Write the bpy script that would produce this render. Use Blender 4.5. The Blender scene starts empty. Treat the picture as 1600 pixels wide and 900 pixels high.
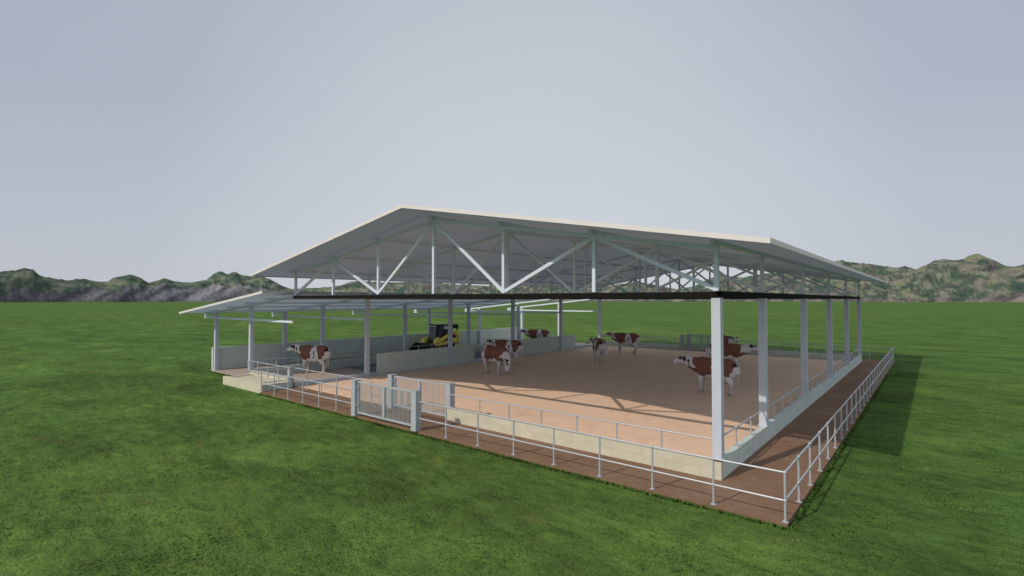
import bpy, math, random
from mathutils import Vector, Matrix, noise
random.seed(7)
C = bpy.context.scene.collection
R = math.radians
UNIT = 0.8            # the plan below is laid out in bays; UNIT turns it into metres

# ------------------------------------------------------------------ helpers
class MB:
    def __init__(s): s.v = []; s.f = []; s.sm = []
    def add(s, vs, fs, smooth=False):
        n = len(s.v); s.v += [tuple(p) for p in vs]
        s.f += [tuple(n + i for i in f) for f in fs]; s.sm += [smooth] * len(fs)
        return s
    def box(s, x0, x1, y0, y1, z0, z1):
        return s.add([(x0,y0,z0),(x1,y0,z0),(x1,y1,z0),(x0,y1,z0),(x0,y0,z1),(x1,y0,z1),(x1,y1,z1),(x0,y1,z1)],
                     [(0,3,2,1),(4,5,6,7),(0,1,5,4),(1,2,6,5),(2,3,7,6),(3,0,4,7)])
    def bar(s, a, b, w, h, up=(0,0,1)):
        a = Vector(a); b = Vector(b); t = (b - a).normalized(); up = Vector(up)
        if abs(t.dot(up)) > .98: up = Vector((0,1,0))
        side = t.cross(up).normalized(); u = side.cross(t).normalized()
        vs = []
        for p in (a, b):
            for i, j in ((-1,-1),(1,-1),(1,1),(-1,1)): vs.append(p + side*(i*w/2) + u*(j*h/2))
        return s.add(vs, [(0,1,2,3),(7,6,5,4),(0,4,5,1),(1,5,6,2),(2,6,7,3),(3,7,4,0)])
    def tube(s, pts, rad, n=8, cap=True):
        pts = [Vector(p) for p in pts]; m = len(pts)
        if not hasattr(rad, '__len__'): rad = [rad]*m
        vs = []; fs = []; ref = None
        for i, p in enumerate(pts):
            t = (pts[min(i+1,m-1)] - pts[max(i-1,0)]).normalized()
            r = Vector((0,0,1)) if abs(t.z) < .9 else Vector((1,0,0))
            if ref is not None and abs(ref.dot(t)) < .95: r = ref
            side = t.cross(r).normalized(); u = side.cross(t).normalized(); ref = u
            for k in range(n):
                a = 2*math.pi*k/n
                vs.append(p + (side*math.cos(a) + u*math.sin(a))*rad[i])
        for i in range(m-1):
            for k in range(n):
                k2 = (k+1) % n
                fs.append((i*n+k, i*n+k2, (i+1)*n+k2, (i+1)*n+k))
        s.add(vs, fs, True)
        if cap:
            s.add([vs[k] for k in range(n)], [tuple(reversed(range(n)))])
            s.add([vs[(m-1)*n+k] for k in range(n)], [tuple(range(n))])
        return s
    def ball(s, c, r, n=8, m=5, sc=(1,1,1)):
        vs = [(c[0], c[1], c[2]+r*sc[2])]
        for i in range(1, m):
            th = math.pi*i/m
            for k in range(n):
                a = 2*math.pi*k/n
                vs.append((c[0]+r*sc[0]*math.sin(th)*math.cos(a), c[1]+r*sc[1]*math.sin(th)*math.sin(a), c[2]+r*sc[2]*math.cos(th)))
        vs.append((c[0], c[1], c[2]-r*sc[2])); fs = []
        for k in range(n):
            k2 = (k+1) % n
            fs.append((0, 1+k, 1+k2)); fs.append((len(vs)-1, 1+(m-2)*n+k2, 1+(m-2)*n+k))
            for i in range(m-2): fs.append((1+i*n+k, 1+(i+1)*n+k, 1+(i+1)*n+k2, 1+i*n+k2))
        return s.add(vs, fs, True)
    def prism(s, prof, y0, y1):            # closed profile in (x,z), extruded along y
        n = len(prof)
        vs = [(x, y0, z) for x, z in prof] + [(x, y1, z) for x, z in prof]
        fs = [tuple(range(n)), tuple(reversed(range(n, 2*n)))]
        for k in range(n):
            k2 = (k+1) % n; fs.append((k2, k, n+k, n+k2))
        return s.add(vs, fs)
    def disc(s, c, r, y0, y1, n=20): 
        return s.prism([(c[0]+r*math.cos(2*math.pi*k/n), c[1]+r*math.sin(2*math.pi*k/n)) for k in range(n)], y0, y1)
    def build(s, name, mat, parent=None, bevel=0):
        me = bpy.data.meshes.new(name); me.from_pydata(s.v, [], s.f)
        me.polygons.foreach_set('use_smooth', s.sm); me.update()
        import bmesh
        bm = bmesh.new(); bm.from_mesh(me); bmesh.ops.recalc_face_normals(bm, faces=bm.faces); bm.to_mesh(me); bm.free()
        if mat: me.materials.append(mat)
        o = bpy.data.objects.new(name, me); C.objects.link(o)
        if parent is not None: o.parent = parent
        if bevel:
            md = o.modifiers.new('bevel', 'BEVEL'); md.width = bevel; md.segments = 2; md.limit_method = 'ANGLE'
        return o
def tag(o, label=None, cat=None, group=None, kind=None):
    if label: o['label'] = label
    if cat: o['category'] = cat
    if group: o['group'] = group
    if kind: o['kind'] = kind
    return o
def empty(name, loc=(0,0,0), rz=0):
    o = bpy.data.objects.new(name, None); C.objects.link(o); o.location = loc; o.rotation_euler = (0,0,rz); o.empty_display_size = .3
    return o
def copy_tree(o, parent=None):
    c = o.copy(); C.objects.link(c); c.parent = parent
    for ch in [x for x in bpy.data.objects if x.parent == o]: copy_tree(ch, c)
    return c

# ------------------------------------------------------------------ materials
class NT:
    def __init__(s, name, rough=.7, spec=.3):
        s.m = bpy.data.materials.new(name); s.m.use_nodes = True; s.t = s.m.node_tree
        s.b = s.t.nodes['Principled BSDF']; s.b.inputs['Roughness'].default_value = rough
        s.b.inputs['Specular IOR Level'].default_value = spec
    def n(s, typ, **kw):
        nd = s.t.nodes.new(typ)
        for k, v in kw.items():
            if k in nd.inputs.keys(): nd.inputs[k].default_value = v
            else: setattr(nd, k, v)
        return nd
    def l(s, a, b): s.t.links.new(a, b)
    def coord(s, kind='Object'): return s.n('ShaderNodeTexCoord').outputs[kind]
    def noise(s, scale, detail=4, rough=.55, vec=None, dist=0):
        nd = s.n('ShaderNodeTexNoise'); nd.inputs['Scale'].default_value = scale; nd.inputs['Detail'].default_value = detail
        nd.inputs['Roughness'].default_value = rough; nd.inputs['Distortion'].default_value = dist
        s.l(vec if vec is not None else s.coord(), nd.inputs['Vector']); return nd.outputs['Fac']
    def mapv(s, vec, scale=(1,1,1), rot=(0,0,0)):
        nd = s.n('ShaderNodeMapping'); nd.inputs['Scale'].default_value = scale; nd.inputs['Rotation'].default_value = rot
        s.l(vec, nd.inputs['Vector']); return nd.outputs[0]
    def ramp(s, fac, stops, interp='LINEAR'):
        nd = s.n('ShaderNodeValToRGB'); cr = nd.color_ramp; cr.interpolation = interp
        while len(cr.elements) < len(stops): cr.elements.new(.5)
        for e, (p, c) in zip(cr.elements, stops):
            e.position = p; e.color = (c[0], c[1], c[2], 1) if hasattr(c, '__len__') else (c, c, c, 1)
        s.l(fac, nd.inputs[0]); return nd.outputs[0]
    def mix(s, fac, a, b, blend='MIX'):
        nd = s.n('ShaderNodeMix', data_type='RGBA', blend_type=blend)
        for sock, v in ((nd.inputs[0], fac), (nd.inputs[6], a), (nd.inputs[7], b)):
            if hasattr(v, 'is_linked') or isinstance(v, bpy.types.NodeSocket): s.l(v, sock)
            elif sock == nd.inputs[0]: sock.default_value = v
            else: sock.default_value = (v[0], v[1], v[2], 1)
        return nd.outputs[2]
    def math(s, op, a, b=0):
        nd = s.n('ShaderNodeMath', operation=op)
        for i, v in enumerate((a, b)):
            if isinstance(v, bpy.types.NodeSocket): s.l(v, nd.inputs[i])
            else: nd.inputs[i].default_value = v
        return nd.outputs[0]
    def color(s, c):
        if isinstance(c, bpy.types.NodeSocket): s.l(c, s.b.inputs['Base Color'])
        else: s.b.inputs['Base Color'].default_value = (c[0], c[1], c[2], 1)
        return s
    def bump(s, h, dist=.02, strength=.6):
        nd = s.n('ShaderNodeBump'); nd.inputs['Distance'].default_value = dist; nd.inputs['Strength'].default_value = strength
        s.l(h, nd.inputs['Height']); s.l(nd.outputs[0], s.b.inputs['Normal']); return s

def painted(name, col, var=.12, rough=.5, metallic=0, sc=1.5, spec=.35):
    k = NT(name, rough, spec); k.b.inputs['Metallic'].default_value = metallic
    f = k.noise(sc, 5, .6)
    k.color(k.ramp(f, [(.25, [c*(1-var) for c in col]), (.75, [min(1, c*(1+var*.6)) for c in col])]))
    return k.m
M = {}
M['steel'] = painted('steel_paint', (.50,.55,.63), .08, .5)
M['truss'] = painted('lifted_truss_paint', (.63,.70,.82), .06, .55)  # the steel again, lightened and blued to lift the shaded trusses
M['pipe'] = painted('galvanised_pipe', (.47,.50,.55), .10, .38, .25)
M['gate'] = painted('gate_steel', (.40,.44,.48), .08, .5, .1)
def roof_mat(t=1):
    k = NT('roof_sheet', .55, .2)
    P = k.coord(); f = k.noise(.35, 5, .6, k.mapv(P, (.25,1,1)))
    sx = k.n('ShaderNodeSeparateXYZ'); k.l(P, sx.inputs[0])
    rib = k.math('SINE', k.math('MULTIPLY', sx.outputs[1], 2*math.pi/.32))
    k.color(k.ramp(f, [(.3, (.20,.21,.22)), (.7, (.23,.24,.25))])); k.bump(rib, .012, .35)
    tl = k.n('ShaderNodeBsdfTranslucent'); tl.inputs['Color'].default_value = (.245*t,.268*t,.292*t,1)  # translucency added so the roof fills the interior with light
    ad = k.n('ShaderNodeAddShader'); out = k.t.nodes['Material Output']
    k.l(k.b.outputs[0], ad.inputs[0]); k.l(tl.outputs[0], ad.inputs[1]); k.l(ad.outputs[0], out.inputs['Surface'])
    return k.m
M['roof'] = roof_mat(); M['lean'] = roof_mat(1.4)  # lean-to sheet passes extra light to brighten the lane below
M['fascia'] = painted('fascia_white', (.70,.67,.66), .05, .5)
M['beam'] = painted('dark_timber_beam', (.013,.012,.011), .3, .8, 0, 3, .08)
M['kerb'] = painted('kerb_steel', (.40,.47,.56), .08, .5)
M['yellow'] = painted('yellow_paint', (.99,.80,.14), .03, .35, 0, 2, .5)
M['black'] = painted('black_paint', (.010,.010,.011), .2, .35, 0, 3, .4)
M['rubber'] = painted('track_rubber', (.018,.018,.018), .3, .85, 0, 6)
M['red'] = painted('red_paint', (.65,.03,.02), .05, .4)
M['white'] = painted('white_decal', (.78,.79,.80), .04, .5)
k = NT('cab_glass', .25, .3); k.color((.055,.085,.078)); M['glass'] = k.m
M['glow'] = painted('lamp_lens', (.75,.76,.74), .04, .2)

# blockwork, courses on the horizontal run of the wall
def block(name, col):
    k = NT(name, .85, .15)
    sep = k.n('ShaderNodeSeparateXYZ'); k.l(k.coord(), sep.inputs[0])
    comb = k.n('ShaderNodeCombineXYZ'); k.l(k.math('ADD', sep.outputs[0], sep.outputs[1]), comb.inputs[0]); k.l(sep.outputs[2], comb.inputs[1])
    br = k.n('ShaderNodeTexBrick'); k.l(comb.outputs[0], br.inputs['Vector'])
    br.inputs['Scale'].default_value = 1; br.inputs['Brick Width'].default_value = .5; br.inputs['Row Height'].default_value = .25
    br.inputs['Mortar Size'].default_value = .012; br.inputs['Mortar Smooth'].default_value = .5
    br.inputs['Color1'].default_value = (*col, 1); br.inputs['Color2'].default_value = (*[c*.93 for c in col], 1)
    br.inputs['Mortar'].default_value = (*[c*.88 for c in col], 1)
    f = k.noise(2.2, 6, .65); g = k.noise(14, 5, .6, k.mapv(k.coord(), (1,1,3)))
    st = k.ramp(f, [(.3, (.86,.88,.84)), (.7, (1,1,1))]); st2 = k.ramp(g, [(.3, (.90,.90,.89)), (.7, (1.0,1.0,1.0))])
    k.color(k.mix(1, k.mix(1, br.outputs['Color'], st, 'MULTIPLY'), st2, 'MULTIPLY'))
    k.bump(k.math('ADD', k.math('MULTIPLY', br.outputs['Fac'], -1), g), .006, .5)
    return k.m
M['block'] = block('cream_blockwork', (.62,.59,.475))
M['shaded_block'] = block('shade_toned_blockwork', (.62,.69,.66))  # the block walls again, with grey-green shade put into the base colour

def bed_mat():
    k = NT('compost_bedding', .95, .1)
    big = k.noise(.22, 5, .6); mid = k.noise(2.0, 6, .7); fine = k.noise(22, 5, .7)
    wet = k.noise(.7, 6, .72, None, 1.2)
    a = k.ramp(big, [(.3, (.77,.55,.40)), (.7, (.85,.61,.45))])
    a = k.mix(1, a, k.ramp(wet, [(.34, (.93,.92,.91)), (.52, (1,1,1))]), 'MULTIPLY')
    b = k.mix(1, a, k.ramp(mid, [(.3, (.90,.90,.90)), (.7, (1.03,1.03,1.03))]), 'MULTIPLY')
    k.color(k.mix(1, b, k.ramp(fine, [(.3, (.93,.92,.91)), (.7, (1.03,1.03,1.03))]), 'MULTIPLY'))
    k.bump(k.math('ADD', fine, mid), .02, .35); return k.m
M['bed'] = bed_mat()
def soil_mat():
    k = NT('packed_earth', .95, .1)
    big = k.noise(.5, 5, .65); mid = k.noise(3.2, 6, .7); fine = k.noise(26, 5, .7)
    a = k.ramp(big, [(.3, (.225,.13,.078)), (.5, (.25,.16,.108)), (.72, (.29,.195,.142))])
    b = k.mix(1, a, k.ramp(mid, [(.25, (.80,.78,.76)), (.7, (1.06,1.06,1.06))]), 'MULTIPLY')
    k.color(k.mix(1, b, k.ramp(fine, [(.3, (.84,.84,.84)), (.7, (1.06,1.06,1.06))]), 'MULTIPLY'))
    k.bump(k.math('ADD', fine, mid), .03, .6); return k.m
M['soil'] = soil_mat()
def slab_mat(name, c):
    k = NT(name, .9, .15)
    f = k.noise(.8, 6, .65); g = k.noise(12, 5, .65)
    k.color(k.mix(1, k.ramp(f, [(.3, [x*.85 for x in c]), (.7, c)]), k.ramp(g, [(.3, (.90,.9,.9)), (.7, (1,1,1))]), 'MULTIPLY'))
    k.bump(g, .008, .4); return k.m
M['slab'] = slab_mat('concrete_slab', (.46,.38,.32))
M['alley'] = slab_mat('shaded_alley_floor', (.20,.195,.205))  # concrete darkened to carry the shade under the roof
def grass_mat(blades=False):
    k = NT('grass_blades' if blades else 'grass', 1.0, .02)
    P = k.coord()
    far = k.noise(.018, 4, .6, k.mapv(P, (1,2.4,1), (0,0,R(38))))
    patch = k.noise(.17, 5, .62, k.mapv(P, (1,1.9,1), (0,0,R(35))), .6)
    tuft = k.noise(1.3, 6, .68, k.mapv(P, (1,2.1,1), (0,0,R(48))), .4)
    fine = k.noise(9, 5, .72, k.mapv(P, (1,2.2,1), (0,0,R(40))))
    blade = k.noise(42, 3, .7, k.mapv(P, (1,1.6,1), (0,0,R(40))))
    a = k.ramp(patch, [(.25, (.045,.076,.024)), (.45, (.074,.136,.036)), (.60, (.096,.176,.044)), (.78, (.150,.236,.064))])
    worn = k.noise(.42, 6, .7, k.mapv(P, (1,1.6,1), (0,0,R(20))), .5)
    a = k.mix(k.ramp(worn, [(.58, 0), (.74, .55)]), a, (.125,.120,.045))
    b = k.mix(1, a, k.ramp(far, [(.3, (.80,.86,.86)), (.7, (1.16,1.10,1.04))]), 'MULTIPLY')
    c = k.mix(1, b, k.ramp(tuft, [(.25, (.52,.56,.60)), (.5, (1,1,1)), (.78, (1.50,1.38,1.3))]), 'MULTIPLY')
    d = k.mix(1, c, k.ramp(fine, [(.25, (.74,.76,.76)), (.5, (1,1,1)), (.78, (1.28,1.24,1.18))]), 'MULTIPLY')
    gc = (k.mix(1, d, k.ramp(blade, [(.25, (.84,.84,.84)), (.75, (1.16,1.15,1.13))]), 'MULTIPLY'))
    if blades:
        at = k.n('ShaderNodeAttribute', attribute_name='tint'); k.color(k.mix(1, gc, at.outputs['Color'], 'MULTIPLY'))
        geo = k.n('ShaderNodeNewGeometry'); nm = k.n('ShaderNodeVectorMath', operation='ADD'); sc = k.n('ShaderNodeVectorMath', operation='SCALE'); sc.inputs['Scale'].default_value = .3
        k.l(geo.outputs['Normal'], sc.inputs[0]); k.l(sc.outputs[0], nm.inputs[0]); nm.inputs[1].default_value = (0,0,1)
        nz = k.n('ShaderNodeVectorMath', operation='NORMALIZE'); k.l(nm.outputs[0], nz.inputs[0]); k.l(nz.outputs[0], k.b.inputs['Normal'])
        return k.m
    k.color(gc)
    k.bump(k.math('ADD', k.math('MULTIPLY', tuft, 2.0), k.math('ADD', fine, k.math('MULTIPLY', blade, .3))), .06, .55)
    return k.m
M['grass'] = grass_mat(); M['blades'] = grass_mat(True)
def hill_mat():
    k = NT('hill_rock_scrub_haze', 1.0, .02)
    at = k.n('ShaderNodeAttribute', attribute_name='cover')
    f = k.noise(.09, 6, .7)
    k.color(k.mix(1, at.outputs['Color'], k.ramp(f, [(.3, (.72,.72,.74)), (.7, (1.18,1.18,1.16))]), 'MULTIPLY'))
    k.bump(f, 9, 1.0); return k.m
M['hills'] = hill_mat()

def coat_mat():
    k = NT('cow_coat', .8, .2)
    at = k.n('ShaderNodeAttribute', attribute_name='coat')
    f = k.noise(30, 4, .6)
    k.color(k.mix(1, at.outputs['Color'], k.ramp(f, [(.3, (.88,.88,.88)), (.7, (1.05,1.05,1.05))]), 'MULTIPLY'))
    k.bump(f, .004, .3); return k.m
M['coat'] = coat_mat()
M['ear'] = painted('dark_ear', (.025,.014,.012), .2, .8)
M['udder'] = painted('udder_skin', (.50,.30,.27), .08, .6)
M['tail'] = painted('tail_hair', (.50,.47,.44), .15, .9)
M['eye'] = painted('eye_dark', (.01,.008,.007), .05, .15)

# ------------------------------------------------------------------ setting
def struct(mb, name, mat):
    return tag(mb.build(name, mat), kind='structure')
g = MB(); N = 48; ext = 1700
# one sheet, finer near the barn
def gcoord(i):
    t = (i/N)*2-1; return math.copysign(abs(t)**3*ext + abs(t)*40, t)
for i in range(N+1):
    for j in range(N+1):
        x = gcoord(i)-12; y = gcoord(j)+15
        d = max(abs(x+18)-26, abs(y-18)-26, 0)
        und = noise.noise(Vector((x*.012, y*.012, 1.3)))*.25*min(1, d/60) 
        g.v.append((x, y, -.12 + und))
for i in range(N):
    for j in range(N):
        a = i*(N+1)+j; g.f.append((a, a+N+1, a+N+2, a+1)); g.sm.append(True)
struct(g, 'ground', M['grass'])
def ground_z(x, y):
    d = max(abs(x+18)-26, abs(y-18)-26, 0)
    return -.12 + noise.noise(Vector((x*.012, y*.012, 1.3)))*.25*min(1, d/60)
rg = random.Random(11); gv = []; gf = []; gt = []
def tuft(x, y, h):
    z = ground_z(x, y) - .01; b = .85 + .35*rg.random(); t = (b, b*(.92+.16*rg.random()), b*.95)
    for _ in range(3):
        a = rg.random()*6.283; w = .010+.010*rg.random(); hh = h*(.6+.7*rg.random()); l = hh*(.3+.6*rg.random())
        ca, sa = math.cos(a), math.sin(a); ox = x + rg.uniform(-.03,.03); oy = y + rg.uniform(-.03,.03); n = len(gv)
        b2 = rg.random()*6.283
        gv.extend(((ox-ca*w, oy-sa*w, z), (ox+ca*w, oy+sa*w, z), (ox+math.cos(b2)*l, oy+math.sin(b2)*l, z+hh)))
        gf.append((n, n+1, n+2)); gt.extend((t[0]*1.15, t[1]*1.17, t[2]*1.1, 1)*2); gt.extend((t[0]*1.65, t[1]*1.6, t[2]*1.5, 1))
cnt = 0
while cnt < 120000:          # denser close to where the lawn is seen from, thinning out with distance
    r = 7 + 40*rg.random()**1.25; a = R(39.5) + R(rg.uniform(-52, 52))
    x = 2.67 - math.sin(a)*r; y = -12.9 + math.cos(a)*r
    if (-25.66 < x < .09 and -.09 < y < 39.5) or (-37.2 < x < -25 and 1.6 < y < 39) or (-30.8 < x < -25 and -.02 < y < 2): continue
    tuft(x, y, .030+.014*noise.noise(Vector((x*.5, y*.5, 0)))); cnt += 1
for _ in range(5200):        # ragged fringe along the path edges
    k_ = rg.random()
    if k_ < .55: x, y = rg.uniform(-25.6, .1), -.06 - abs(rg.gauss(0, .05))
    elif k_ < .9: x, y = .06 + abs(rg.gauss(0, .05)), rg.uniform(-.1, 30)
    else: x, y = rg.uniform(-37.1, -31), 1.70 - abs(rg.gauss(0, .05))
    tuft(x, y, .085)
gm = bpy.data.meshes.new('grass'); gm.from_pydata(gv, [], gf); gm.materials.append(M['blades'])
gm.color_attributes.new('tint', 'FLOAT_COLOR', 'POINT').data.foreach_set('color', gt)
go = bpy.data.objects.new('grass', gm); C.objects.link(go)
tag(go, 'short green grass blades growing over the lawn around the barn', 'grass', kind='stuff')
struct(MB().box(-25.62, .05, -.05, 39.45, -.3, 0), 'path', M['soil'])
struct(MB().box(-25.72, -2.1, 2.12, 36.9, -.2, .006), 'compost_bed', M['bed'])
struct(MB().box(-37.05, -31.3, 1.72, 38.2, -.3, .002), 'feed_lane', M['slab'])
struct(MB().box(-31.08, -26.02, 2.1, 38.2, -.25, .004), 'shaded_alley_floor', M['alley'])
struct(MB().box(-31.08, -26.02, 2.09, 8.4, -.24, .009), 'sunlit_alley_floor', M['slab'])  # same floor in a lighter colour up to the roof shadow's edge, as painted sunlight

# hills: a ring of ridges round the plain
sky_l = [(-95,78),(-84.5,62),(-81.5,52),(-78,50),(-74,52),(-72,62)]
def az_h():      # (azimuth left of +Y in degrees, crest height)
    import bisect
    px = [(-400,430),(-300,415),(-200,428),(-100,420),(0,425),(20,421),(38,418),(52,421),(62,430),(80,436),(110,438),(132,435),(148,439),(168,440),(176,434),(202,428),(218,433),(232,441),(246,438),(257,433),(268,438),
          (285,441),(300,441),(322,436),(333,428),(345,423),(355,427),(367,424),(380,430),(395,432),(410,431),(425,438),(440,446),(455,451),(480,450),(500,449),(530,446),(545,441),(560,437),(580,440),(610,441),(660,440),(700,443),
          (760,446),(820,441),(880,445),(940,447),(1000,440),(1030,446),(1060,452),(1085,447),(1105,436),(1130,430),(1160,433),(1200,426),(1250,424),(1290,412),(1315,406),(1340,411),(1365,413),(1400,417),(1415,415),(1430,421),(1445,414),(1460,407),(1472,404),
          (1490,406),(1505,404),(1518,399),(1527,396),(1540,401),(1555,406),(1568,414),(1582,416),(1596,413),(1615,408),(1650,400),(1700,412),(1800,404),(1900,415),(2000,405)]
    out = []
    yaw = .6896; pit = .0228; f = 801.2
    for x, y in px:
        d = Vector((-math.sin(yaw)*math.cos(pit), math.cos(yaw)*math.cos(pit), math.sin(pit)))
        r = Vector((math.cos(yaw), math.sin(yaw), 0)); u = r.cross(d)
        v = d + r*((x-800)/f) + u*((450-y)/f)
        out.append((math.degrees(math.atan2(-v.x, v.y)), 5 + v.z/math.hypot(v.x, v.y)*1500))
    out.sort(); return out
prof = az_h()
def crest(az):
    if az <= prof[0][0]: return prof[0][1]
    for (a0,h0),(a1,h1) in zip(prof, prof[1:]):
        if az <= a1: return h0 + (h1-h0)*(az-a0)/(a1-a0)
    return prof[-1][1]
hm = MB(); A0, A1 = -30, 108; NA, NR = 1700, 56
def hill_h(az, q, x, y):          # q 0..1 from foot to behind the crest
    H = crest(az)
    left = max(0, min(1, (az-58)/16))      # cliffs to the left of the picture, gentler slopes elsewhere
    if q < .55:
        s = q/.55
        shape = (s**.55)*left*.88 + (s**1.15)*(1-left)*.9
        if left > 0: shape = shape*(1-left) + left*(.62*min(1, s/.22)**.8 + .30*max(0, (s-.2)/.8)**1.1)
    elif q < .7: shape = .9 + .1*math.sin((q-.55)/.15*math.pi/2)
    else: shape = 1.0 - (q-.7)/.3*.6
    p = Vector((x*.006, y*.006, .7))
    rid = 1-abs(noise.noise(p*1.6))*2
    n = noise.fractal(p*3.2, .9, 2.1, 6)
    env = math.sin(min(1, q/.62)*math.pi)**.7 if q < .62 else 0
    rel = H*shape
    rel += H*env*(.26*n + .15*(rid-.5) + .04*noise.fractal(p*14, .8, 2.1, 4))
    if q >= .55: rel += H*.035*noise.fractal(p*9, .8, 2.2, 4)
    return max(-3, rel) if q > 0 else -3
def hill_cover(az, q, x, y, z):
    H = crest(az); left = max(0, min(1, (az-52)/20)); arc = R(az)*1450; fr = z/max(H, 20)
    n1 = noise.fractal(Vector((arc*.011, z*.022, q*3)), .7, 2.1, 5); n2 = noise.fractal(Vector((arc*.03+z*.045, z*.012, 7)), .7, 2.2, 5)
    n3 = noise.fractal(Vector((arc*.034, z*.10, 21)), .75, 2.1, 5); n4 = noise.fractal(Vector((arc*.011, z*.03, 33)), .8, 2.1, 5)
    n5 = noise.fractal(Vector((arc*.05, z*.11, 51)), .8, 2.1, 4)
    rockL = (.56 + .30*n1 + .12*n3) - fr
    rockR = max((n1*.6+n5*.5) - .17, (.10+.08*n4) - fr + .05*n3)
    rk = sst(-.01, .02, rockL*left + rockR*(1-left) - .02)
    v = .5 + 1.15*n2; v = max(0, min(1, v))
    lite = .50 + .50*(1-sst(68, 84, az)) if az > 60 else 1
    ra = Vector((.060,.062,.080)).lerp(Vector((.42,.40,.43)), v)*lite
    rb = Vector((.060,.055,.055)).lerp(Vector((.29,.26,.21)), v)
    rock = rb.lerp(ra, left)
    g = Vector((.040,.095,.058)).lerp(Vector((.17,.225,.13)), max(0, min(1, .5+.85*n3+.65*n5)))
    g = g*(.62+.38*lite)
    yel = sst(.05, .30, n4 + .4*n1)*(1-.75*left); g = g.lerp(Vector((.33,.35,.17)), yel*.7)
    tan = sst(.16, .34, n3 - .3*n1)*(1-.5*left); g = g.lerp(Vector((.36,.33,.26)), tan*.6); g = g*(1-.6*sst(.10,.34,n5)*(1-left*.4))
    c = g.lerp(rock, rk).lerp(Vector((.25,.28,.31)), .17)  # last lerp paints aerial haze into the cover colour
    return [c.x, c.y, c.z, 1]
def sst(a, b, x):
    x = max(0, min(1, (x-a)/(b-a))); return x*x*(3-2*x)
hcol = []
for i in range(NA+1):
    az = A0 + (A1-A0)*i/NA; a = R(az)
    for j in range(NR+1):
        q = j/NR
        wob = noise.noise(Vector((math.cos(a)*9, math.sin(a)*9, 3)))*45
        r = 1380 + q*(120/.62) + wob*(1-q)
        x = 2.67 - math.sin(a)*r; y = -12.9 + math.cos(a)*r
        z = hill_h(az, q, x, y)
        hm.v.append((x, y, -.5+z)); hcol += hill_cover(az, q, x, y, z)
for i in range(NA):
    for j in range(NR):
        b = i*(NR+1)+j; hm.f.append((b, b+NR+1, b+NR+2, b+1)); hm.sm.append(True)
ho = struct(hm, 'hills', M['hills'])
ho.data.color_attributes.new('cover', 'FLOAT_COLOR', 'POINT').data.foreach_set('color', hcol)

# ------------------------------------------------------------------ barn
YF = [1.9, 6.85, 14.25, 21.75, 29.2, 36.8]
XR, XL, XM = -2.05, -25.8, -13.86
XN = [-25.6, -21.68, -17.77, -13.86, -9.93, -6.0, -2.07]
ZT = [6.47, 7.11, 7.75, 8.39, 7.75, 7.11, 6.47]
ZB = 5.15
barn = tag(empty('barn', (-14, 19, 0)), 'long open-sided cattle barn with grey gabled metal roof on steel trusses and columns', 'barn')
O = Vector((-14, 19, 0))
def part(mb, name, mat, parent=barn):
    o = mb.build(name, mat); 
    o.data.transform(Matrix.Translation(-O)); o.parent = parent; return o
# roof: two sloping sheets with light fascia
y0, y1 = .165, 38.8
zr, ze, hw = 8.82, 6.44, 13.55
t = .07
for sgn in (-1, 1):
    xe = XM + sgn*hw; xr = XM + sgn*.004
    m = MB().prism([(xr, zr), (xe, ze), (xe, ze-t), (xr, zr-t)], y0+.02, y1-.02)
    rf = part(m, 'roof', M['roof'])
    sl = (zr-ze)/hw
    m = MB()
    for ya, yb in ((y0-.012, y0+.018), (y1-.018, y1+.012)):
        m.prism([(xr, zr+.012), (xe, ze+.012), (xe, ze-t-.05), (xr, zr-t-.05)], ya, yb)
    m.box(min(xe, xe+sgn*.03), max(xe, xe+sgn*.03), y0-.012, y1+.012, ze-t-.05, ze+.014)
    part(m, 'fascia', M['fascia'], rf)
# trusses
for fi, yf in enumerate(YF):
    m = MB()
    for a in range(6):
        m.bar((XN[a], yf, ZT[a]), (XN[a+1], yf, ZT[a+1]), .14, .13)
    m.box(XN[0]-.07, XN[0]+.06, yf-.069, yf+.069, ZT[0]-.07, ZT[0]+.064)
    m.box(XN[6]-.06, XN[6]+.07, yf-.069, yf+.069, ZT[6]-.07, ZT[6]+.064)
    tr = part(m, 'roof_truss', M['truss'])
    m = MB().box(XN[0]-.12, XN[6]+.02, yf-.10, yf+.10, ZB-.10, ZB+.075)
    part(m, 'bottom_chord', M['beam'], tr)
    for a in range(7):
        part(MB().box(XN[a]-.06, XN[a]+.06, yf-.06, yf+.06, ZB+.10, ZT[a]-.03), 'truss_post', M['truss'], tr)
    for a, (p, q) in enumerate([(0,1),(2,1),(2,3),(4,3),(4,5),(6,5)]):
        part(MB().bar((XN[p], yf, ZB+.14), (XN[q], yf, ZT[q]-.03), .09, .12), 'diagonal_brace', M['truss'], tr)
# purlins over the trusses
for a in range(7):
    part(MB().bar((XN[a], 1.55, ZT[a]+.135), (XN[a], 38.2, ZT[a]+.135), .10, .13), 'purlin', M['truss'])
# eave beams along both long sides
part(MB().box(-2.16, -1.97, 2.02, 36.68, ZB-.097, ZB+.097), 'eave_beam', M['beam'])
part(MB().box(-25.9, -25.7, 2.02, 36.68, ZB-.097, ZB+.097), 'eave_beam', M['steel'])
def column(x, y, z0, z1, w=.25):
    m = MB()      # wide flange section
    h = w/2
    m.box(x-h, x+h, y-h, y+h, z0+.03, z1)
    o = part(m, 'column', M['steel'])
    part(MB().box(x-h-.04, x+h+.04, y-h-.04, y+h+.04, z0, z0+.03), 'base_plate', M['steel'], o)
for y in YF: column(-2.07, y if y > 2 else 1.93, .0 if False else .55, ZB-.10)
for y in YF[1:]: column(XL, y, .0, ZB-.10)
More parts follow.
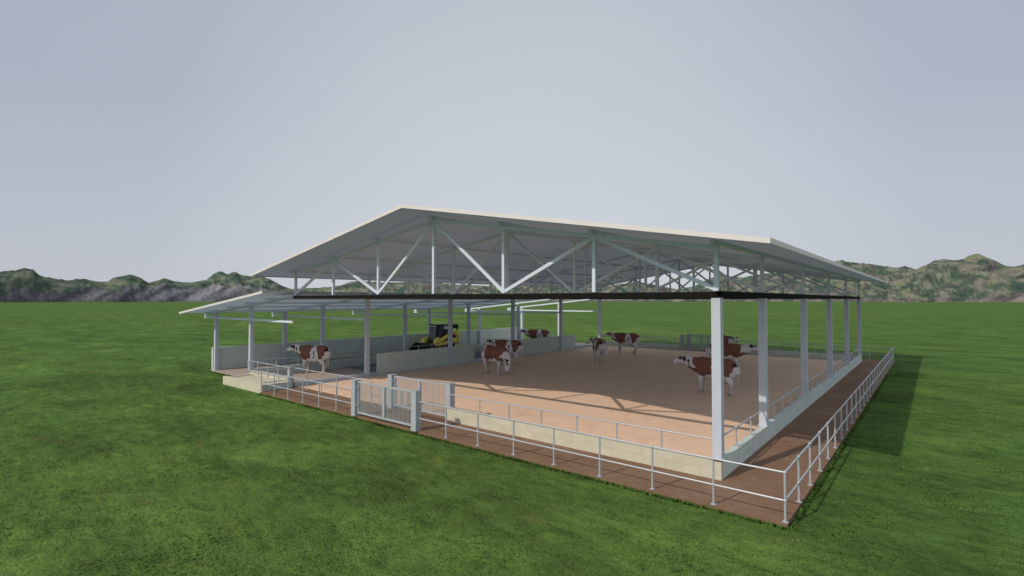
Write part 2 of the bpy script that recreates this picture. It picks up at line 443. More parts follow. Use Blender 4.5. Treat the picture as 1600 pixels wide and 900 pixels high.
# lean-to
ll = [(-38.68, 4.11), (-25.94, 5.47)]
m = MB().prism([(ll[0][0], 4.11), (ll[1][0], 5.47), (ll[1][0], 5.47-t), (ll[0][0], 4.11-t)], y0+.02, 28.5)
lr = part(m, 'lean_to_roof', M['lean'])
m = MB().prism([(ll[0][0], 4.12), (ll[1][0], 5.48), (ll[1][0], 5.35), (ll[0][0], 3.99)], y0-.012, y0+.018)
part(m, 'fascia', M['fascia'], lr)
part(MB().prism([(ll[0][0], 4.12), (ll[1][0], 5.48), (ll[1][0], 5.35), (ll[0][0], 3.99)], 28.51, 28.54), 'fascia', M['fascia'], lr)
def zl(x): return 4.11 + (x-ll[0][0])*(5.47-4.11)/(ll[1][0]-ll[0][0])
for yf in YF:
    xo = -38.72 if yf < 18 else -39.0
    r = part(MB().bar((xo, yf, 3.88+(xo+39)*.0971), (-25.92, yf, 5.15), .13, .14), 'rafter', M['truss'])
    part(MB().box(xo-.02, -25.87, yf-.055, yf+.055, 3.65, 3.78), 'tie_beam', M['truss'], r)
    part(MB().box(xo-.03, xo+.03, yf-.06, yf+.06, 3.64, 3.93), 'end_post', M['truss'], r)
for xp in (-38.0, -36.8, -34.0, -31.2, -28.4):
    zz = 3.88 + (xp+39)*(5.15-3.88)/13.08 + .135
    part(MB().bar((xp, 1.5, zz), (xp, 28.4, zz), .09, .12), 'purlin', M['truss'])
for y in YF:
    column(-36.72 if y < 2 else -36.72, y, .0, 4.02, .24)
    column(-31.2, y, .0 if y > 2 else 0, 4.57, .24)

# ------------------------------------------------------------------ walls
def wall(x0, x1, y0, y1, z0, z1, label, mat='block', name='block_wall', coping=None):
    m = MB().box(x0, x1, y0, y1, z0, z1)
    return tag(m.build(name, M[mat], bevel=.006), label, 'wall', kind='thing')
wall(-12.97, -1.955, 1.80, 2.0, -.02, .50, 'low cream block wall in full sun along the front of the brown bedding')
wall(-2.155, -1.957, 2.003, 37.18, -.02, .545, 'low block wall in shade running back along the right side of the bedding', 'shaded_block')
wall(-12.9, -2.158, 37.0, 37.2, -.02, .50, 'low block wall at the far end of the bedding, right of the far gates', 'shaded_block')
wall(-25.75, -16.85, 37.0, 37.2, -.02, .50, 'low block wall at the far end of the bedding, left of the far gates', 'shaded_block')
wall(-26.02, -25.82, 7.75, 16.95, -.02, 1.42, 'high grey block wall between alley and bedding in front of the yellow loader', 'shaded_block')
wall(-26.02, -25.82, 22.6, 31.78, -.02, 1.42, 'high grey block wall with a cow showing above it behind the bedding', 'shaded_block')
wall(-31.31, -31.09, 2.05, 37.2, -.02, .55, 'knee-high grey block wall carrying a pipe rail beside the feed lane', 'shaded_block')
wall(-37.12, -36.88, 1.74, 37.3, -.13, 1.60, 'long outer block wall closing the left side of the lean-to', 'shaded_block')
# kerb along the bedding edge (two flush lengths between the walls)
k_ = MB(); k_.box(-25.98, -25.72, 1.95, 7.74, -.1, .23); k_.box(-25.815, -25.72, 7.74, 16.96, -.1, .10) ; k_.box(-25.98, -25.72, 16.96, 22.59, -.1, .23)
k_.box(-25.98, -25.72, 31.79, 37.2, -.1, .23)
tag(k_.build('kerb', M['kerb']), 'blue-grey kerb between the cattle alley and the bedding', 'kerb')
# trough of low block walls in front of the alley
tr = tag(empty('block_trough', (-28.2, 1, 0)), 'low cream block trough standing on the grass in front of the alley', 'trough')
def tpart(mb, name, mat):
    o = mb.build(name, mat); o.data.transform(Matrix.Translation(-Vector((-28.2, 1, 0)))); o.parent = tr; return o
tpart(MB().box(-30.75, -25.60, .05, .27, -.15, .36), 'front_wall', M['block'])
tpart(MB().box(-31.3, -25.99, 1.75, 2.045, -.14, .50), 'rear_wall', M['block'])
tpart(MB().box(-25.83, -25.63, .274, 1.745, -.14, .355), 'side_wall', M['shaded_block'])
tpart(MB().box(-30.73, -30.53, .274, 1.745, -.14, .30), 'side_wall', M['block'])
tpart(MB().box(-29.95, -25.84, .28, 1.74, -.14, .33), 'block_fill', M['block'])
tpart(MB().box(-30.52, -29.96, .28, 1.74, -.14, .06), 'trough_floor', M['slab'])

# ------------------------------------------------------------------ fences and gates
def post(mb_parent, x, y, z0, z1, o0, rails, r=.028):
    m = MB().tube([(x,y,z0+.004),(x,y,z1)], r, 8)
    m.box(x-.062, x+.062, y-.062, y+.062, z0+.002, z0+.016)
    for z in rails: m.ball((x,y,z), .042, 8, 5)
    o = m.build('post', M['pipe']); o.data.transform(Matrix.Translation(-o0)); o.parent = mb_parent
def fence(a, b, posts, z0, rails, label, group=None):
    a = Vector(a); b = Vector(b); o0 = Vector(((a.x+b.x)/2, (a.y+b.y)/2, 0))
    e = tag(empty('pipe_fence', o0), label, 'fence', group)
    for z in rails:
        m = MB().tube([(a.x, a.y, z), (b.x, b.y, z)], .024, 8)
        o = m.build('rail', M['pipe']); o.data.transform(Matrix.Translation(-o0)); o.parent = e
    for p in posts: post(e, p[0], p[1], z0, rails[0], o0, rails)
    return e
RT, RM = 1.11, .48
fence((0,0), (-12.55,0), [(-i*1.58,0) for i in range(8)], 0, (RT,RM), 'two-rail grey pipe fence along the front edge, right of the nearest gate')
fence((-16.8,0), (-25.58,0), [(-18.24-i*1.468,0) for i in range(6)], 0, (RT,RM), 'two-rail grey pipe fence along the front edge, left of the nearest gate')
fence((0,.03), (0,38.88), [(0,i*1.4966) for i in range(1,27)], 0, (RT,RM), 'long two-rail grey pipe fence along the right edge of the earth path')
fence((-.03,38.91), (-12.6,38.91), [(-i*1.58,38.91) for i in range(1,8)], 0, (RT,RM), 'far two-rail pipe fence behind the bedding, right of the far gate')
fence((-16.9,38.91), (-25.55,38.91), [(-18.24-i*1.468,38.91) for i in range(6)], 0, (RT,RM), 'far two-rail pipe fence behind the bedding, left of the far gate')
fence((-25.58,.03), (-25.58,1.75), [], 0, (RT,RM), 'short return of the pipe fence at the right end of the block trough')
fence((-12.8,1.9), (-2.2,1.9), [(-11.18,1.9),(-9.68,1.9),(-8.19,1.9),(-6.70,1.9),(-5.21,1.9),(-3.72,1.9)], .50, (1.085,), 'single grey pipe rail on top of the sunlit front block wall')
ys = []
for a, b in zip(YF, YF[1:]):
    n = 3 if b-a < 6 else 4
    ys += [a + (b-a)*(i+1)/n for i in range(n-1)] if n == 3 else [a + (b-a)*(i+1)/(n+1) for i in range(n)]
fence((-2.06,2.05), (-2.06,36.7), [(-2.06,y) for y in ys], .545, (1.12,), 'single grey pipe rail on the right block wall threaded between the columns')
fence((-2.3,37.1), (-12.6,37.1), [(-3.7-i*1.49,37.1) for i in range(6)], .50, (1.085,), 'single pipe rail on the far block wall, right of the far gates')
fence((-17.0,37.1), (-25.7,37.1), [(-18.3-i*1.49,37.1) for i in range(5)], .50, (1.085,), 'single pipe rail on the far block wall, left of the far gates')
fence((-17.0,1.98), (-25.75,1.98), [(-18.4,1.98),(-19.9,1.98),(-21.4,1.98),(-22.9,1.98),(-24.4,1.98)], 0, (1.08,), 'single inner pipe rail in front of the bedding, left of the inner gate')
fence((-31.17,1.70), (-25.95,1.70), [(-31.17,1.7),(-29.8,1.7),(-28.5,1.7),(-27.2,1.7)], .02, (1.12,.50), 'two-rail pipe barrier across the mouth of the alley behind the trough')
fence((-31.2,2.2), (-31.2,36.9), [(-31.2, 3.53+i*1.52) for i in range(22)], .55, (1.07,), 'long pipe rail on the knee-high wall beside the feed lane')

def gate(y, label, xa=-16.75, xb=-12.75):
    o0 = Vector(((xa+xb)/2, y, 0)); e = tag(empty('gate', o0), label, 'gate')
    def gp(m, nm, mat):
        o = m.build(nm, mat); o.data.transform(Matrix.Translation(-o0)); o.parent = e; return o
    for x in (xa, xb):
        gp(MB().box(x-.14, x+.14, y-.14, y+.14, 0, 1.50), 'gate_post', M['gate'])
        gp(MB().box(x-.15, x+.15, y-.15, y+.15, 1.50, 1.53), 'post_cap', M['gate'])
    m = MB(); f0, f1 = xa+.19, xb-.19
    m.bar((f0,y,.16), (f1,y,.16), .05, .08); m.bar((f0,y,1.46), (f1,y,1.46), .05, .07)
    for x in (f0, f1): m.box(x-.035, x+.035, y-.022, y+.022, .21, 1.42)
    fr = gp(m, 'frame', M['gate'])
    gp(MB().box((f0+f1)/2-.07, (f0+f1)/2+.07, y-.04, y+.04, .21, 1.42), 'middle_post', M['gate'])
    m = MB(); nb = 46
    for i in range(1, nb):
        x = f0 + (f1-f0)*i/nb
        if abs(x-(f0+f1)/2) > .09: m.box(x-.008, x+.008, y-.008, y+.008, .20, 1.43)
    gp(m, 'bars', M['gate'])
    for z in (.45, 1.2):
        gp(MB().tube([(xa+.14, y-.05, z), (xa+.20, y-.05, z)], .035, 8), 'hinge', M['gate'])
    gp(MB().box(f1-.02, f1+.06, y-.08, y-.045, .85, .95), 'latch', M['gate'])
    return e
gate(0, 'nearest barred steel gate between two square posts in the front fence', -16.73, -12.72)
gate(2.0, 'second barred steel gate standing just behind the nearest gate', -16.83, -12.95)
gate(37.1, 'barred steel gate in the far block wall at the end of the bedding', -16.76, -12.85)
gate(38.91, 'farthest barred steel gate in the outer fence beyond the bedding', -16.74, -12.76)
# square post at the end of the inner rail
tag(MB().box(-25.93, -25.70, 1.62, 1.85, 0, 1.15).build('fence_post', M['gate'], bevel=.01), 'square grey post at the corner of alley and bedding front', 'post')

# ------------------------------------------------------------------ cows
def ring_tube(mb, st, n=20):
    """st: list of (centre, half-width, half-up, half-down); rings across the path"""
    m = len(st); vs = []; fs = []
    cs = [Vector(s[0]) for s in st]
    for i, s in enumerate(st):
        t = (cs[min(i+1,m-1)] - cs[max(i-1,0)]).normalized()
        side = Vector((0,1,0)) - t*t.y; side.normalize()
        up = t.cross(side).normalized()
        if up.z < 0 and abs(t.z) < .9: up = -up
        if abs(t.z) >= .9 and up.x < 0: up = -up
        if i and up.dot(pu) < 0: up = -up
        pu = up
        for k in range(n):
            a = 2*math.pi*k/n; c, q = math.cos(a), math.sin(a)
            e = .85
            c2 = math.copysign(abs(c)**e, c); q2 = math.copysign(abs(q)**e, q)
            vs.append(cs[i] + side*(c2*s[1]) + up*(q2*(s[2] if q > 0 else s[3])))
    for i in range(m-1):
        for k in range(n):
            k2 = (k+1) % n; fs.append((i*n+k, i*n+k2, (i+1)*n+k2, (i+1)*n+k))
    fs.append(tuple(reversed(range(n)))); fs.append(tuple((m-1)*n+k for k in range(n)))
    mb.add(vs, fs, True)

CAN = [Vector(p) for p in ((.80,0,1.20),(1.10,0,1.27),(1.38,0,1.40),(1.60,0,1.36),(1.97,0,1.20))]
POSES = {
 'ahead': CAN,
 'low': [Vector(p) for p in ((.80,0,1.14),(1.08,-.06,1.02),(1.30,-.17,.80),(1.37,-.25,.62),(1.44,-.36,.26))],
 'side': [Vector(p) for p in ((.80,0,1.16),(1.06,.05,1.22),(1.30,.16,1.34),(1.42,.30,1.28),(1.58,.55,1.08))],
}
def cow_mesh(pose, stance):
    ch = POSES[pose]; mb = MB()
    body = [(-.90,1.26,.12,.17,.14),(-.85,1.20,.21,.28,.30),(-.68,1.16,.28,.37,.40),(-.45,1.14,.31,.405,.44),(-.2,1.10,.345,.41,.46),
            (.08,1.08,.365,.42,.46),(.34,1.09,.345,.44,.44),(.56,1.12,.29,.42,.41),(.74,1.15,.23,.38,.38),(.92,1.18,.15,.30,.31)]
    ring_tube(mb, [((x,0,z),w,u,d) for x,z,w,u,d in body], 24)
    nk = [(-.10,.20,.28,.28),(.0,.17,.29,.30),(1.0,.125,.20,.25),(2.0,.115,.15,.17)]
    d0 = (ch[1]-ch[0]).normalized()
    rings = [(ch[0]-d0*.12,.21,.29,.32),(ch[0].lerp(ch[1],.5),.175,.27,.34),(ch[1],.15,.235,.30),(ch[1].lerp(ch[2],.5),.135,.20,.24),(ch[2],.12,.17,.20)]
    ring_tube(mb, rings, 18)
    h2, h3, h4 = ch[2], ch[3], ch[4]; hd = (h4-h2).normalized()
    head = [(h2-hd*.08,.08,.11,.10),(h2,.125,.175,.16),(h2+hd*.12,.140,.165,.175),(h3+hd*.02,.130,.130,.165),(h3.lerp(h4,.35),.100,.108,.145),
            (h3.lerp(h4,.68),.080,.088,.105),(h4-hd*.06,.086,.090,.090),(h4,.080,.078,.075),(h4+hd*.025,.06,.055,.06)]
    ring_tube(mb, head, 16)
    st = stance
    for i, s in enumerate((1,-1)):
        o = st[i]
        mb.tube([(.60,s*.13,1.12),(.60,s*.17,.95),(.56,s*.18,.78),(.60+o*.4,s*.165,.58),(.62+o*.7,s*.16,.43),(.60+o*.8,s*.16,.36),(.60+o*.95,s*.16,.22),(.60+o,s*.16,.13),(.63+o,s*.16,.08),(.66+o,s*.16,.0)],
                [.14,.165,.140,.098,.075,.066,.050,.060,.056,.072], 12)
        o = st[2+i]
        mb.tube([(-.58,s*.14,1.20),(-.58,s*.18,1.02),(-.53,s*.20,.86),(-.58+o*.25,s*.19,.70),(-.69+o*.5,s*.18,.56),(-.72+o*.6,s*.175,.48),(-.70+o*.75,s*.17,.34),(-.685+o*.92,s*.17,.20),(-.68+o,s*.17,.13),(-.65+o,s*.17,.08),(-.62+o,s*.17,.0)],
                [.17,.22,.195,.140,.088,.072,.052,.052,.060,.056,.072], 12)
    o = mb.build('tmp', None)
    rm = o.modifiers.new('r', 'REMESH'); rm.mode = 'VOXEL'; rm.voxel_size = .019; rm.use_smooth_shade = True
    sm = o.modifiers.new('s', 'SMOOTH'); sm.factor = .55; sm.iterations = 7
    dg = bpy.context.evaluated_depsgraph_get(); me = bpy.data.meshes.new_from_object(o.evaluated_get(dg))
    bpy.data.objects.remove(o)
    for v in me.vertices:
        if v.co.z < 0: v.co.z = 0
    me.name = 'cow_body'
    paint(me, ch); me.materials.append(M['coat']); return me
def frame(chain, i):
    t = (chain[i+1]-chain[i]).normalized(); side = (Vector((0,1,0))-t*t.y).normalized(); up = t.cross(side)
    if up.z < 0 and abs(t.z) < .93: up = -up
    if abs(t.z) >= .93 and up.x < 0: up = -up
    return t, side, up
def canon(p, ch):
    if ch is CAN or p.z < .02: return p
    best = None
    for i in range(4):
        a, b = ch[i], ch[i+1]; ab = b-a; s = (p-a).dot(ab)/ab.length_squared
        sc = max(0 if i else -1, min(1 if i < 3 else 1.3, s)); dd = (p-(a+ab*max(0,min(1,sc)))).length
        if best is None or dd < best[0]: best = (dd, i, sc)
    dd, i, s = best
    if (i == 0 and s <= 0) or dd > .36 or (p.z < .62 and p.x < .95 and abs(p.y) < .3 and p.x < ch[2].x-.3): return p
    q = ch[i] + (ch[i+1]-ch[i])*s; t, sd, up = frame(ch, i); d = p-q
    T, SD, UP = frame(CAN, i)
    return CAN[i] + (CAN[i+1]-CAN[i])*s + T*d.dot(t) + SD*d.dot(sd) + UP*d.dot(up)
def sst(a, b, x):
    x = max(0, min(1, (x-a)/(b-a))); return x*x*(3-2*x)
def paint(me, ch):
    at = me.color_attributes.new('coat', 'FLOAT_COLOR', 'POINT')
    W = Vector((.72,.70,.72)); B = Vector((.225,.098,.068)); K = Vector((.020,.010,.010)); G = Vector((.42,.38,.33)); PK = Vector((.50,.40,.37))
    cols = []
    for v in me.vertices:
        p0 = v.co.copy(); p = canon(p0, ch)
        w = Vector((noise.noise(p*7), noise.noise(p*7+Vector((9,3,1))), noise.noise(p*7+Vector((2,8,5)))))*.075
        w += Vector((noise.noise(p*22), noise.noise(p*22+Vector((4,4,1))), noise.noise(p*22+Vector((2,8,5)))))*.035
        x, y, z = p+w; c = W.copy(); br = 0
        if y > -.03:       # left flank
            e = .012
            low = .86 - .10*math.sin((x-.1)*5)
            a = min(x-(-.02+(1.5-z)*.10), (1.00-(1.5-z)*.25)-x, z-low)
            cc = -.30-(1.5-z)*.30; wd = .62 if False else 0
            b = min((-.22-(1.53-z)*.50)-x, x-(-.93+max(0,1.36-z)*.45), z-.80)
            br = max(a, b)
        else:
            a = min(x+.48, (.92-(1.5-z)*.15)-x, z-(.84+.09*math.sin(x*7)))
            b = min((-.62)-x, x+.80, z-1.32)
            br = max(a, b)
        # brisket and upper front leg
        br = max(br, min(x-.78, 1.22-x, (.98+(x-.8)*.35)-z, .22-abs(y))*.9 if z > .62 else -1)
        c = c.lerp(B, sst(-.008, .014, br))
        # brown deepens low on the flank
        if br > 0: c = c.lerp(B*.72, .5*sst(1.15, .85, z))
        def spot(cx, cz, rx, rz, col, side=0, rot=0):
            nonlocal c
            if side and y*side < 0.02: return
            dx, dz = x-cx, z-cz; dx, dz = dx*math.cos(rot)+dz*math.sin(rot), -dx*math.sin(rot)+dz*math.cos(rot)
            d = 1-math.hypot(dx/rx, dz/rz); c = c.lerp(col, sst(-.1, .15, d))
        spot(-.20,1.12,.045,.13,K*1.4,1,.2); spot(-.14,.93,.07,.05,K*1.6,1); spot(.02,.90,.05,.06,W,1)
        spot(-.62,1.10,.05,.10,K*1.6,-1); spot(.10,.86,.10,.05,K*1.6,-1); spot(-.66,1.28,.05,.10,K*1.6,-1,.4)
        spot(1.16,1.22,.04,.17,(B+K)*.5,1,-.45); spot(1.23,1.36,.045,.08,K*1.3,1)
        hx = x
        if abs(y) > .045: spot(1.40,1.46,.085,.12,K,0,.3); spot(1.60,1.42,.10,.070,K,0,-.35)
        spot(1.36,1.34,.05,.10,(B+K)*.5,1,.3)
        if p.x > 1.86: c = c.lerp(PK*.8, sst(1.88, 1.96, p.x))
        spot(-.83,1.32,.05,.10,K*1.4,0)                            # tail head
        if p0.z < .62 and not (p.x > 1.2): c = c.lerp(G, .55*sst(.62, .3, p0.z))
        if p0.z < .085 and p.x < 1.2: c = c.lerp(Vector((.30,.25,.19)), .9)
        if p0.x < .9 and p0.z < .74 and abs(p0.y) < .2: c = c.lerp(G, .4)
        cols += [max(0,c.x), max(0,c.y), max(0,c.z), 1]
    at.data.foreach_set('color', cols)
def make_cow(pose, stance, label):
    ch = POSES[pose]; e = empty('cow')
    body = bpy.data.objects.new('body', cow_mesh(pose, stance)); C.objects.link(body); body.parent = e
    t, sd, up = frame(ch, 2); b = ch[2] + t*.02 + up*.03
    for s in (1, -1):
        m = MB(); n = 6; root = b + sd*(s*.10) + up*.03
        dr = (sd*s*.93 - t*.30 + up*(-.10)).normalized(); w = up
        vs = []; prof_ = [(.0,.022),(.05,.045),(.11,.055),(.16,.042),(.20,.008)]
        for d, hh in prof_:
            c = root + dr*d; vs += [c + w*hh, c + t*.016, c - w*hh, c - t*.016]
        fs = []
        for i in range(len(prof_)-1):
            for k_ in range(4): fs.append((i*4+k_, i*4+(k_+1)%4, i*4+4+(k_+1)%4, i*4+4+k_))
        fs += [(3,2,1,0), tuple(len(vs)-4+q for q in range(4))]
        m.add(vs, fs, True); m.build('ear', M['ear'], e)
        ep = ch[3] + t*(-.02) + sd*(s*.117) + up*.05
        MB().ball(ep, .022, 8, 6).build('eye', M['eye'], e)
        MB().ball(ch[4] + (ch[4]-ch[3]).normalized()*.015 + sd*(s*.045) + up*.02, .018, 6, 4).build('nostril', M['eye'], e)
    m = MB().ball((-.46,0,.64), .17, 12, 8, (1.15,.8,.85))
    for dx in (-.07,.07):
        for dy in (-.06,.06): m.tube([(-.44+dx,dy,.56),(-.44+dx,dy,.47)], [.024,.014], 6)
    m.build('udder', M['udder'], e)
    m = MB().tube([(-.86,0,1.40),(-.93,0,1.36),(-.965,.01,1.22),(-.955,.02,1.0),(-.93,.03,.75),(-.92,.035,.62),(-.92,.04,.52),(-.91,.04,.38)],
                  [.035,.038,.030,.022,.020,.034,.040,.008], 8)
    m.build('tail', M['tail'], e)
    return e
CS = 1.24
protoA = make_cow('ahead', (0,.05,-.02,.20), '')
protoL = make_cow('low', (.05,-.10,.0,.22), '')
protoS = make_cow('side', (0,.08,.10,-.08), '')
spots = [  # proto, x, y, z, heading(deg from +X), label
 (protoA,-29.85,5.55,.01,199,'brown and white cow standing alone in the alley behind the trough, facing left'),
 (protoA,-22.75,17.6,.006,186,'brown and white cow partly hidden behind the one with its head lowered'),
 (protoL,-20.35,13.15,.006,352,'brown and white cow lowering its head to the ground, mid bedding'),
 (protoA,-29.2,30.2,.01,192,'brown and white cow visible only above the high grey block wall'),
 (protoS,-18.1,23.3,.006,133,'brown and white cow seen from behind, its rump toward the viewer'),
 (protoA,-19.55,31.0,.006,184,'brown and white cow facing left at the back of the bedding, nearest the far wall'),
 (protoA,-6.35,15.05,.006,174,'largest nearest brown and white cow standing behind the sunlit corner column'),
 (protoA,-8.95,24.9,.006,14,'brown and white cow facing right behind the nearest cow'),
 (protoA,-11.35,33.4,.006,306,'small far cow whose white face shows just above the back of the right-facing cow'),
]
first = set()
for pr, x, y, z, hd, lab in spots:
    o = pr if pr.name not in first else copy_tree(pr)
    if pr.name not in first: first.add(pr.name)
    o.location = (x, y, z); o.rotation_euler = (0,0,R(hd)); o.scale = (CS,)*3
    tag(o, lab, 'cow', 'brown and white cows in the barn')

# ------------------------------------------------------------------ compact track loader (front towards +x in its own axes)
def loader():
    e = tag(empty('track_loader'), 'yellow and black compact track loader with lowered black bucket in the feed lane', 'loader')
    def lp(m, nm, mat, par=e, bev=.012): return m.build(nm, mat, par, bevel=bev)
    # tracks: an undercarriage each side
    for s in (1,-1):
        ya, yb = (.58, .97) if s > 0 else (-.97, -.58)
        prof_ = [(-1.25,.40),(-1.18,.18),(-.98,.04),(.78,.04),(.98,.14),(1.05,.32),(.95,.50),(.60,.56),(-.60,.66),(-1.05,.68),(-1.22,.58)]
        tk = lp(MB().prism(prof_, ya, yb), 'track', M['rubber'])
        m = MB(); yo0, yo1 = (.972,.985) if s > 0 else (-.985,-.972)
        for cx, cz, r in ((-.96,.42,.22),(.78,.30,.18),(-.5,.20,.12),(-.1,.20,.12),(.3,.20,.12)): m.disc((cx,cz), r, yo0, yo1)
        lp(m, 'track_wheels', M['yellow'], tk, 0)
        m = MB()
        for i in range(16):
            x = -1.0 + i*.12; m.box(x, x+.06, ya-.004, yb+.004, .015, .05)
        lp(m, 'tread_lugs', M['rubber'], tk, 0)
    lp(MB().prism([(-1.3,.45),(-1.3,1.15),(-1.05,1.30),(-.3,1.25),(.45,.95),(.80,.72),(.85,.35),(-1.1,.30)], -.575, .575), 'chassis', M['black'])
    lp(MB().prism([(-1.38,.50),(-1.38,1.28),(-1.22,1.42),(-.72,1.42),(-.72,.55)], -.56, .56), 'engine_cover', M['yellow'])
    # side panels: yellow, with black vented inset and lower yellow sill
    for s in (1,-1):
        y_ = .60*s
        a, b = sorted((y_, y_+.05*s))
        lp(MB().prism([(-1.30,.72),(-1.30,1.05),(-.75,1.0),(.55,.72),(.80,.62),(.80,.56),(.3,.60)], a, b), 'side_panel', M['yellow'])
        a, b = sorted((.56*s, .985*s))
        lp(MB().prism([(-1.30,.70),(-1.28,.92),(-.70,.90),(.35,.80),(.98,.66),(1.04,.56),(.60,.575),(-.60,.675),(-1.05,.70)], a, b), 'track_frame', M['yellow'])
        a, b = sorted((.986*s, .992*s))
        lp(MB().prism([(-1.20,.76),(-1.20,.80),(.60,.69),(.60,.65)], a, b), 'trim_line', M['black'], e, 0)
        a, b = sorted((.602*s, .64*s))
        lp(MB().prism([(-.62,1.22),(-.10,1.20),(.35,.86),(-.40,.92)], a, b), 'vent_panel', M['black'])
    # cab
    cab = lp(MB().prism([(-.68,1.0),(-.72,1.92),(-.60,2.02),(.28,2.02),(.40,1.95),(.56,.80),(.50,.62),(-.3,.62)], -.50, .50), 'cab', M['black'])
    lp(MB().box(-.80, .52, -.56, .56, 2.03, 2.10), 'cab_roof', M['black'], cab)
    lp(MB().prism([(.47,1.90),(.605,.92),(.62,.92),(.485,1.90)], -.36, .36), 'windscreen', M['glass'], cab, 0)
    lp(MB().prism([(.33,1.86),(.46,1.02),(.12,1.02),(.12,1.86)], .505, .512), 'side_window', M['glass'], cab, 0)
    lp(MB().prism([(.33,1.86),(.46,1.02),(.12,1.02),(.12,1.86)], -.512, -.505), 'side_window', M['glass'], cab, 0)
    m = MB().box(.47, .53, -.34, .34, 1.93, 1.99); lp(m, 'headlight_bar', M['glow'], cab, .005)
    # white emblem patch on the black cab side
    for s in (1,-1):
        a, b = sorted((.503*s, .512*s))
        m = MB().prism([(-.06,1.92),(-.22,1.97),(-.42,1.95),(-.52,1.84),(-.56,1.72),(-.50,1.74),(-.46,1.69),(-.38,1.75),(-.30,1.69),(-.20,1.76),(-.08,1.78),(.02,1.76),(-.02,1.82),(-.14,1.84)], a, b)
        lp(m, 'emblem', M['white'], cab, 0)
    # rear frame behind the cab and lights
    m = MB()
    for s in (1,-1):
        m.bar((-1.42,s*.52,1.35), (-1.50,s*.52,2.02), .07, .07); m.bar((-1.52,s*.52,2.02), (-.70,s*.52,2.04), .06, .06)
        m.bar((-.80,s*.52,1.40), (-1.15,s*.52,2.0), .05, .05)
    m.box(-1.55, -1.46, -.58, .58, 1.72, 2.05); lp(m, 'rear_guard', M['black'])
    # lift arms
    for s in (1,-1):
        a, b = sorted((.66*s, .80*s))
        arm = lp(MB().prism([(-1.42,1.20),(-1.42,1.52),(-1.05,1.60),(-.60,1.52),(.40,1.08),(.95,.98),(1.22,.60),(1.30,.25),(1.12,.22),(1.00,.55),(.78,.80),(.30,.88),(-.70,1.30),(-1.05,1.30)], a, b), 'lift_arm', M['yellow'])
        a, b = sorted((.802*s, .812*s))
        lp(MB().prism([(-1.15,1.36),(-.72,1.48),(-.62,1.42),(-1.1,1.30)], a, b), 'stripe', M['red'], arm, 0)
        m = MB().tube([(-.55,s*.73,.95),(.55,s*.73,.92)], .045, 10); m.tube([(.50,s*.73,.92),(1.0,s*.73,.70)], .028, 8)
        lp(m, 'hydraulic_ram', M['black'], arm, 0)
        m = MB().box(-1.52, -1.40, min(.55*s,.78*s), max(.55*s,.78*s), .45, 1.55); lp(m, 'rear_upright', M['yellow'])
    m = MB().bar((1.12,-.66,.62), (1.12,.66,.62), .10, .12, (0,0,1)); lp(m, 'cross_member', M['yellow'])
    # front fenders
    for s in (1,-1):
        a, b = sorted((.52*s, .655*s))
        lp(MB().prism([(.30,.60),(.42,1.10),(.62,1.16),(.86,1.05),(1.02,.70),(.95,.55)], a, b), 'fender', M['yellow'])
    # bucket: open scoop
    m = MB(); bp = [(1.28,.72),(1.34,.10),(1.50,.03),(2.10,.02),(2.10,.05),(1.54,.07),(1.40,.14),(1.36,.70)]
    m.prism(bp, -1.02, 1.02)
    for s in (1,-1):
        a, b = sorted((1.022*s, 1.05*s)); m.prism([(1.28,.72),(1.30,.04),(2.08,.02),(2.0,.20),(1.50,.66)], a, b)
    m.box(1.24,1.40,-1.04,1.04,.70,.76)
    bk = lp(m, 'bucket', M['black'])
    lp(MB().box(2.07,2.16,-1.03,1.03,.022,.048), 'cutting_edge', M['steel'], bk, 0)
    return e
ld = loader(); ld.location = (-34.1, 20.6, .004); ld.rotation_euler = (0,0,R(270)); ld.scale = (1.27,)*3

# ------------------------------------------------------------------ metres
S = Matrix.Scale(UNIT, 4)
bpy.context.view_layer.update()
for o in [x for x in bpy.data.objects if x.parent is None]:
    o.matrix_world = S @ o.matrix_world

# ------------------------------------------------------------------ camera, light, world
cam = bpy.data.cameras.new('camera'); co = bpy.data.objects.new('camera', cam); C.objects.link(co)
yaw, pit, f = .6896, .0228, 801.2
cam.sensor_width = 36; cam.lens = 36*f/1600; cam.clip_end = 6000; cam.clip_start = .1
co.location = Vector((2.666, -12.891, 5.0))*UNIT
co.rotation_euler = (math.pi/2 + pit, 0, yaw)
bpy.context.scene.camera = co
sd = Vector((2.0, 8.1, -6.55)).normalized()     # travel direction of the light
sun = bpy.data.lights.new('sun', 'SUN'); sun.energy = 2.65; sun.angle = R(.6); sun.color = (1, .885, .755)
so = bpy.data.objects.new('sun', sun); C.objects.link(so); so.rotation_euler = sd.to_track_quat('-Z', 'Y').to_euler(); so.location = (0,-30,40)
w = bpy.data.worlds.new('World'); bpy.context.scene.world = w; w.use_nodes = True
nt = w.node_tree; nd = nt.nodes; bg = nd['Background']
sky = nd.new('ShaderNodeTexSky'); sky.sky_type = 'NISHITA'; sky.sun_disc = False
sky.sun_elevation = math.asin(-sd.z); sky.sun_rotation = math.atan2(-sd.x, -sd.y); sky.dust_density = 3
tc = nd.new('ShaderNodeTexCoord')
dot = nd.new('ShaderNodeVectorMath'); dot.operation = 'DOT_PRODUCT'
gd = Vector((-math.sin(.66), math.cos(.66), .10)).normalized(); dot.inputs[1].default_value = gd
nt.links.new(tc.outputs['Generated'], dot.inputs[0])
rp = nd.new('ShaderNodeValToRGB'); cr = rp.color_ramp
cr.elements[0].position = .0; cr.elements[0].color = (.66,.72,.82,1)  # sky away from the view brightened as added ambient fill
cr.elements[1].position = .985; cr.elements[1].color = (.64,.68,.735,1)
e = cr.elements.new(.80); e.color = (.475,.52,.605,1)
e = cr.elements.new(.60); e.color = (.44,.48,.57,1)
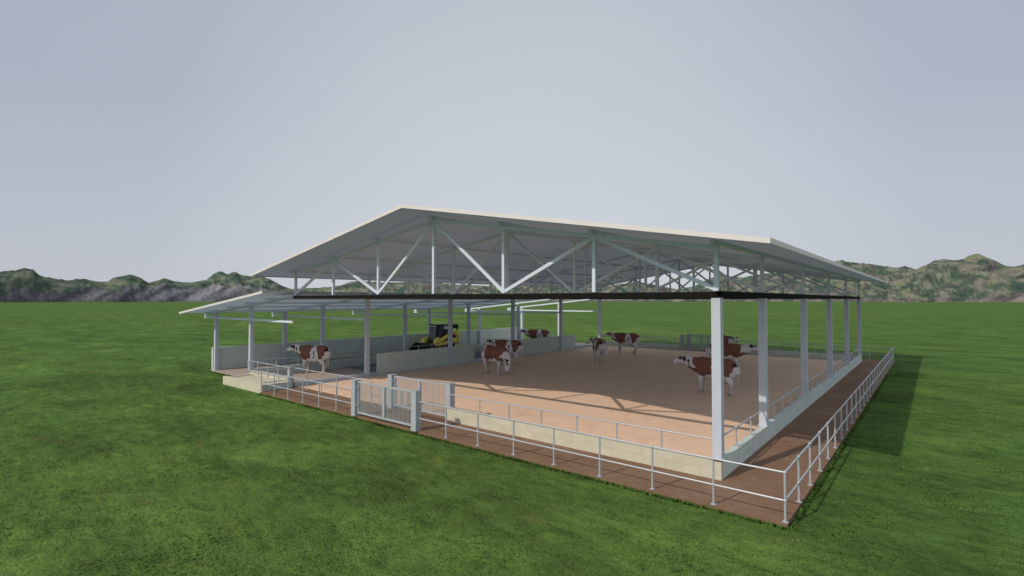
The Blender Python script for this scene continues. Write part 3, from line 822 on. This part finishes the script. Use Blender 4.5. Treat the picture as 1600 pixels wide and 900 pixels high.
e = cr.elements.new(.35); e.color = (.56,.61,.71,1)
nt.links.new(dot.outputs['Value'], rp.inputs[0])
ns = nd.new('ShaderNodeTexNoise'); ns.inputs['Scale'].default_value = 1.6; ns.inputs['Detail'].default_value = 4
mp = nd.new('ShaderNodeMapping'); mp.inputs['Scale'].default_value = (1,1,2.5)
nt.links.new(tc.outputs['Generated'], mp.inputs[0]); nt.links.new(mp.outputs[0], ns.inputs['Vector'])
r2 = nd.new('ShaderNodeValToRGB'); r2.color_ramp.elements[0].position = .3; r2.color_ramp.elements[0].color = (.965,.965,.97,1)
r2.color_ramp.elements[1].position = .7; r2.color_ramp.elements[1].color = (1.0,1.0,1.0,1)
nt.links.new(ns.outputs['Fac'], r2.inputs[0])
mu = nd.new('ShaderNodeMix'); mu.data_type = 'RGBA'; mu.blend_type = 'MULTIPLY'; mu.inputs[0].default_value = 1
nt.links.new(rp.outputs[0], mu.inputs[6]); nt.links.new(r2.outputs[0], mu.inputs[7])
sz = nd.new('ShaderNodeSeparateXYZ'); nt.links.new(tc.outputs['Generated'], sz.inputs[0])
hz = nd.new('ShaderNodeMapRange'); hz.inputs['From Min'].default_value = 0; hz.inputs['From Max'].default_value = .32
hz.inputs['To Min'].default_value = .45; hz.inputs['To Max'].default_value = 0; nt.links.new(sz.outputs[2], hz.inputs['Value'])
mh = nd.new('ShaderNodeMix'); mh.data_type = 'RGBA'; mh.inputs[7].default_value = (.70,.725,.775,1)
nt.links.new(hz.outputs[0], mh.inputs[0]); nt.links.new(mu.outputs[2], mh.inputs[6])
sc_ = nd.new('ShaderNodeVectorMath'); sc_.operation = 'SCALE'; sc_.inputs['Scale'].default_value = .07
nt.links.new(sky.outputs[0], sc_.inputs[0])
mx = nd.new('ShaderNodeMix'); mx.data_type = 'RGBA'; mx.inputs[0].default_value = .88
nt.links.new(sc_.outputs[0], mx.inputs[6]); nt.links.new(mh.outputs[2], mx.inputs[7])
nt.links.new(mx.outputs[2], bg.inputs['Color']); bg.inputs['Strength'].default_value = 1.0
vs = bpy.context.scene.view_settings; vs.view_transform = 'Standard'; vs.look = 'None'; vs.exposure = 0; vs.gamma = 1
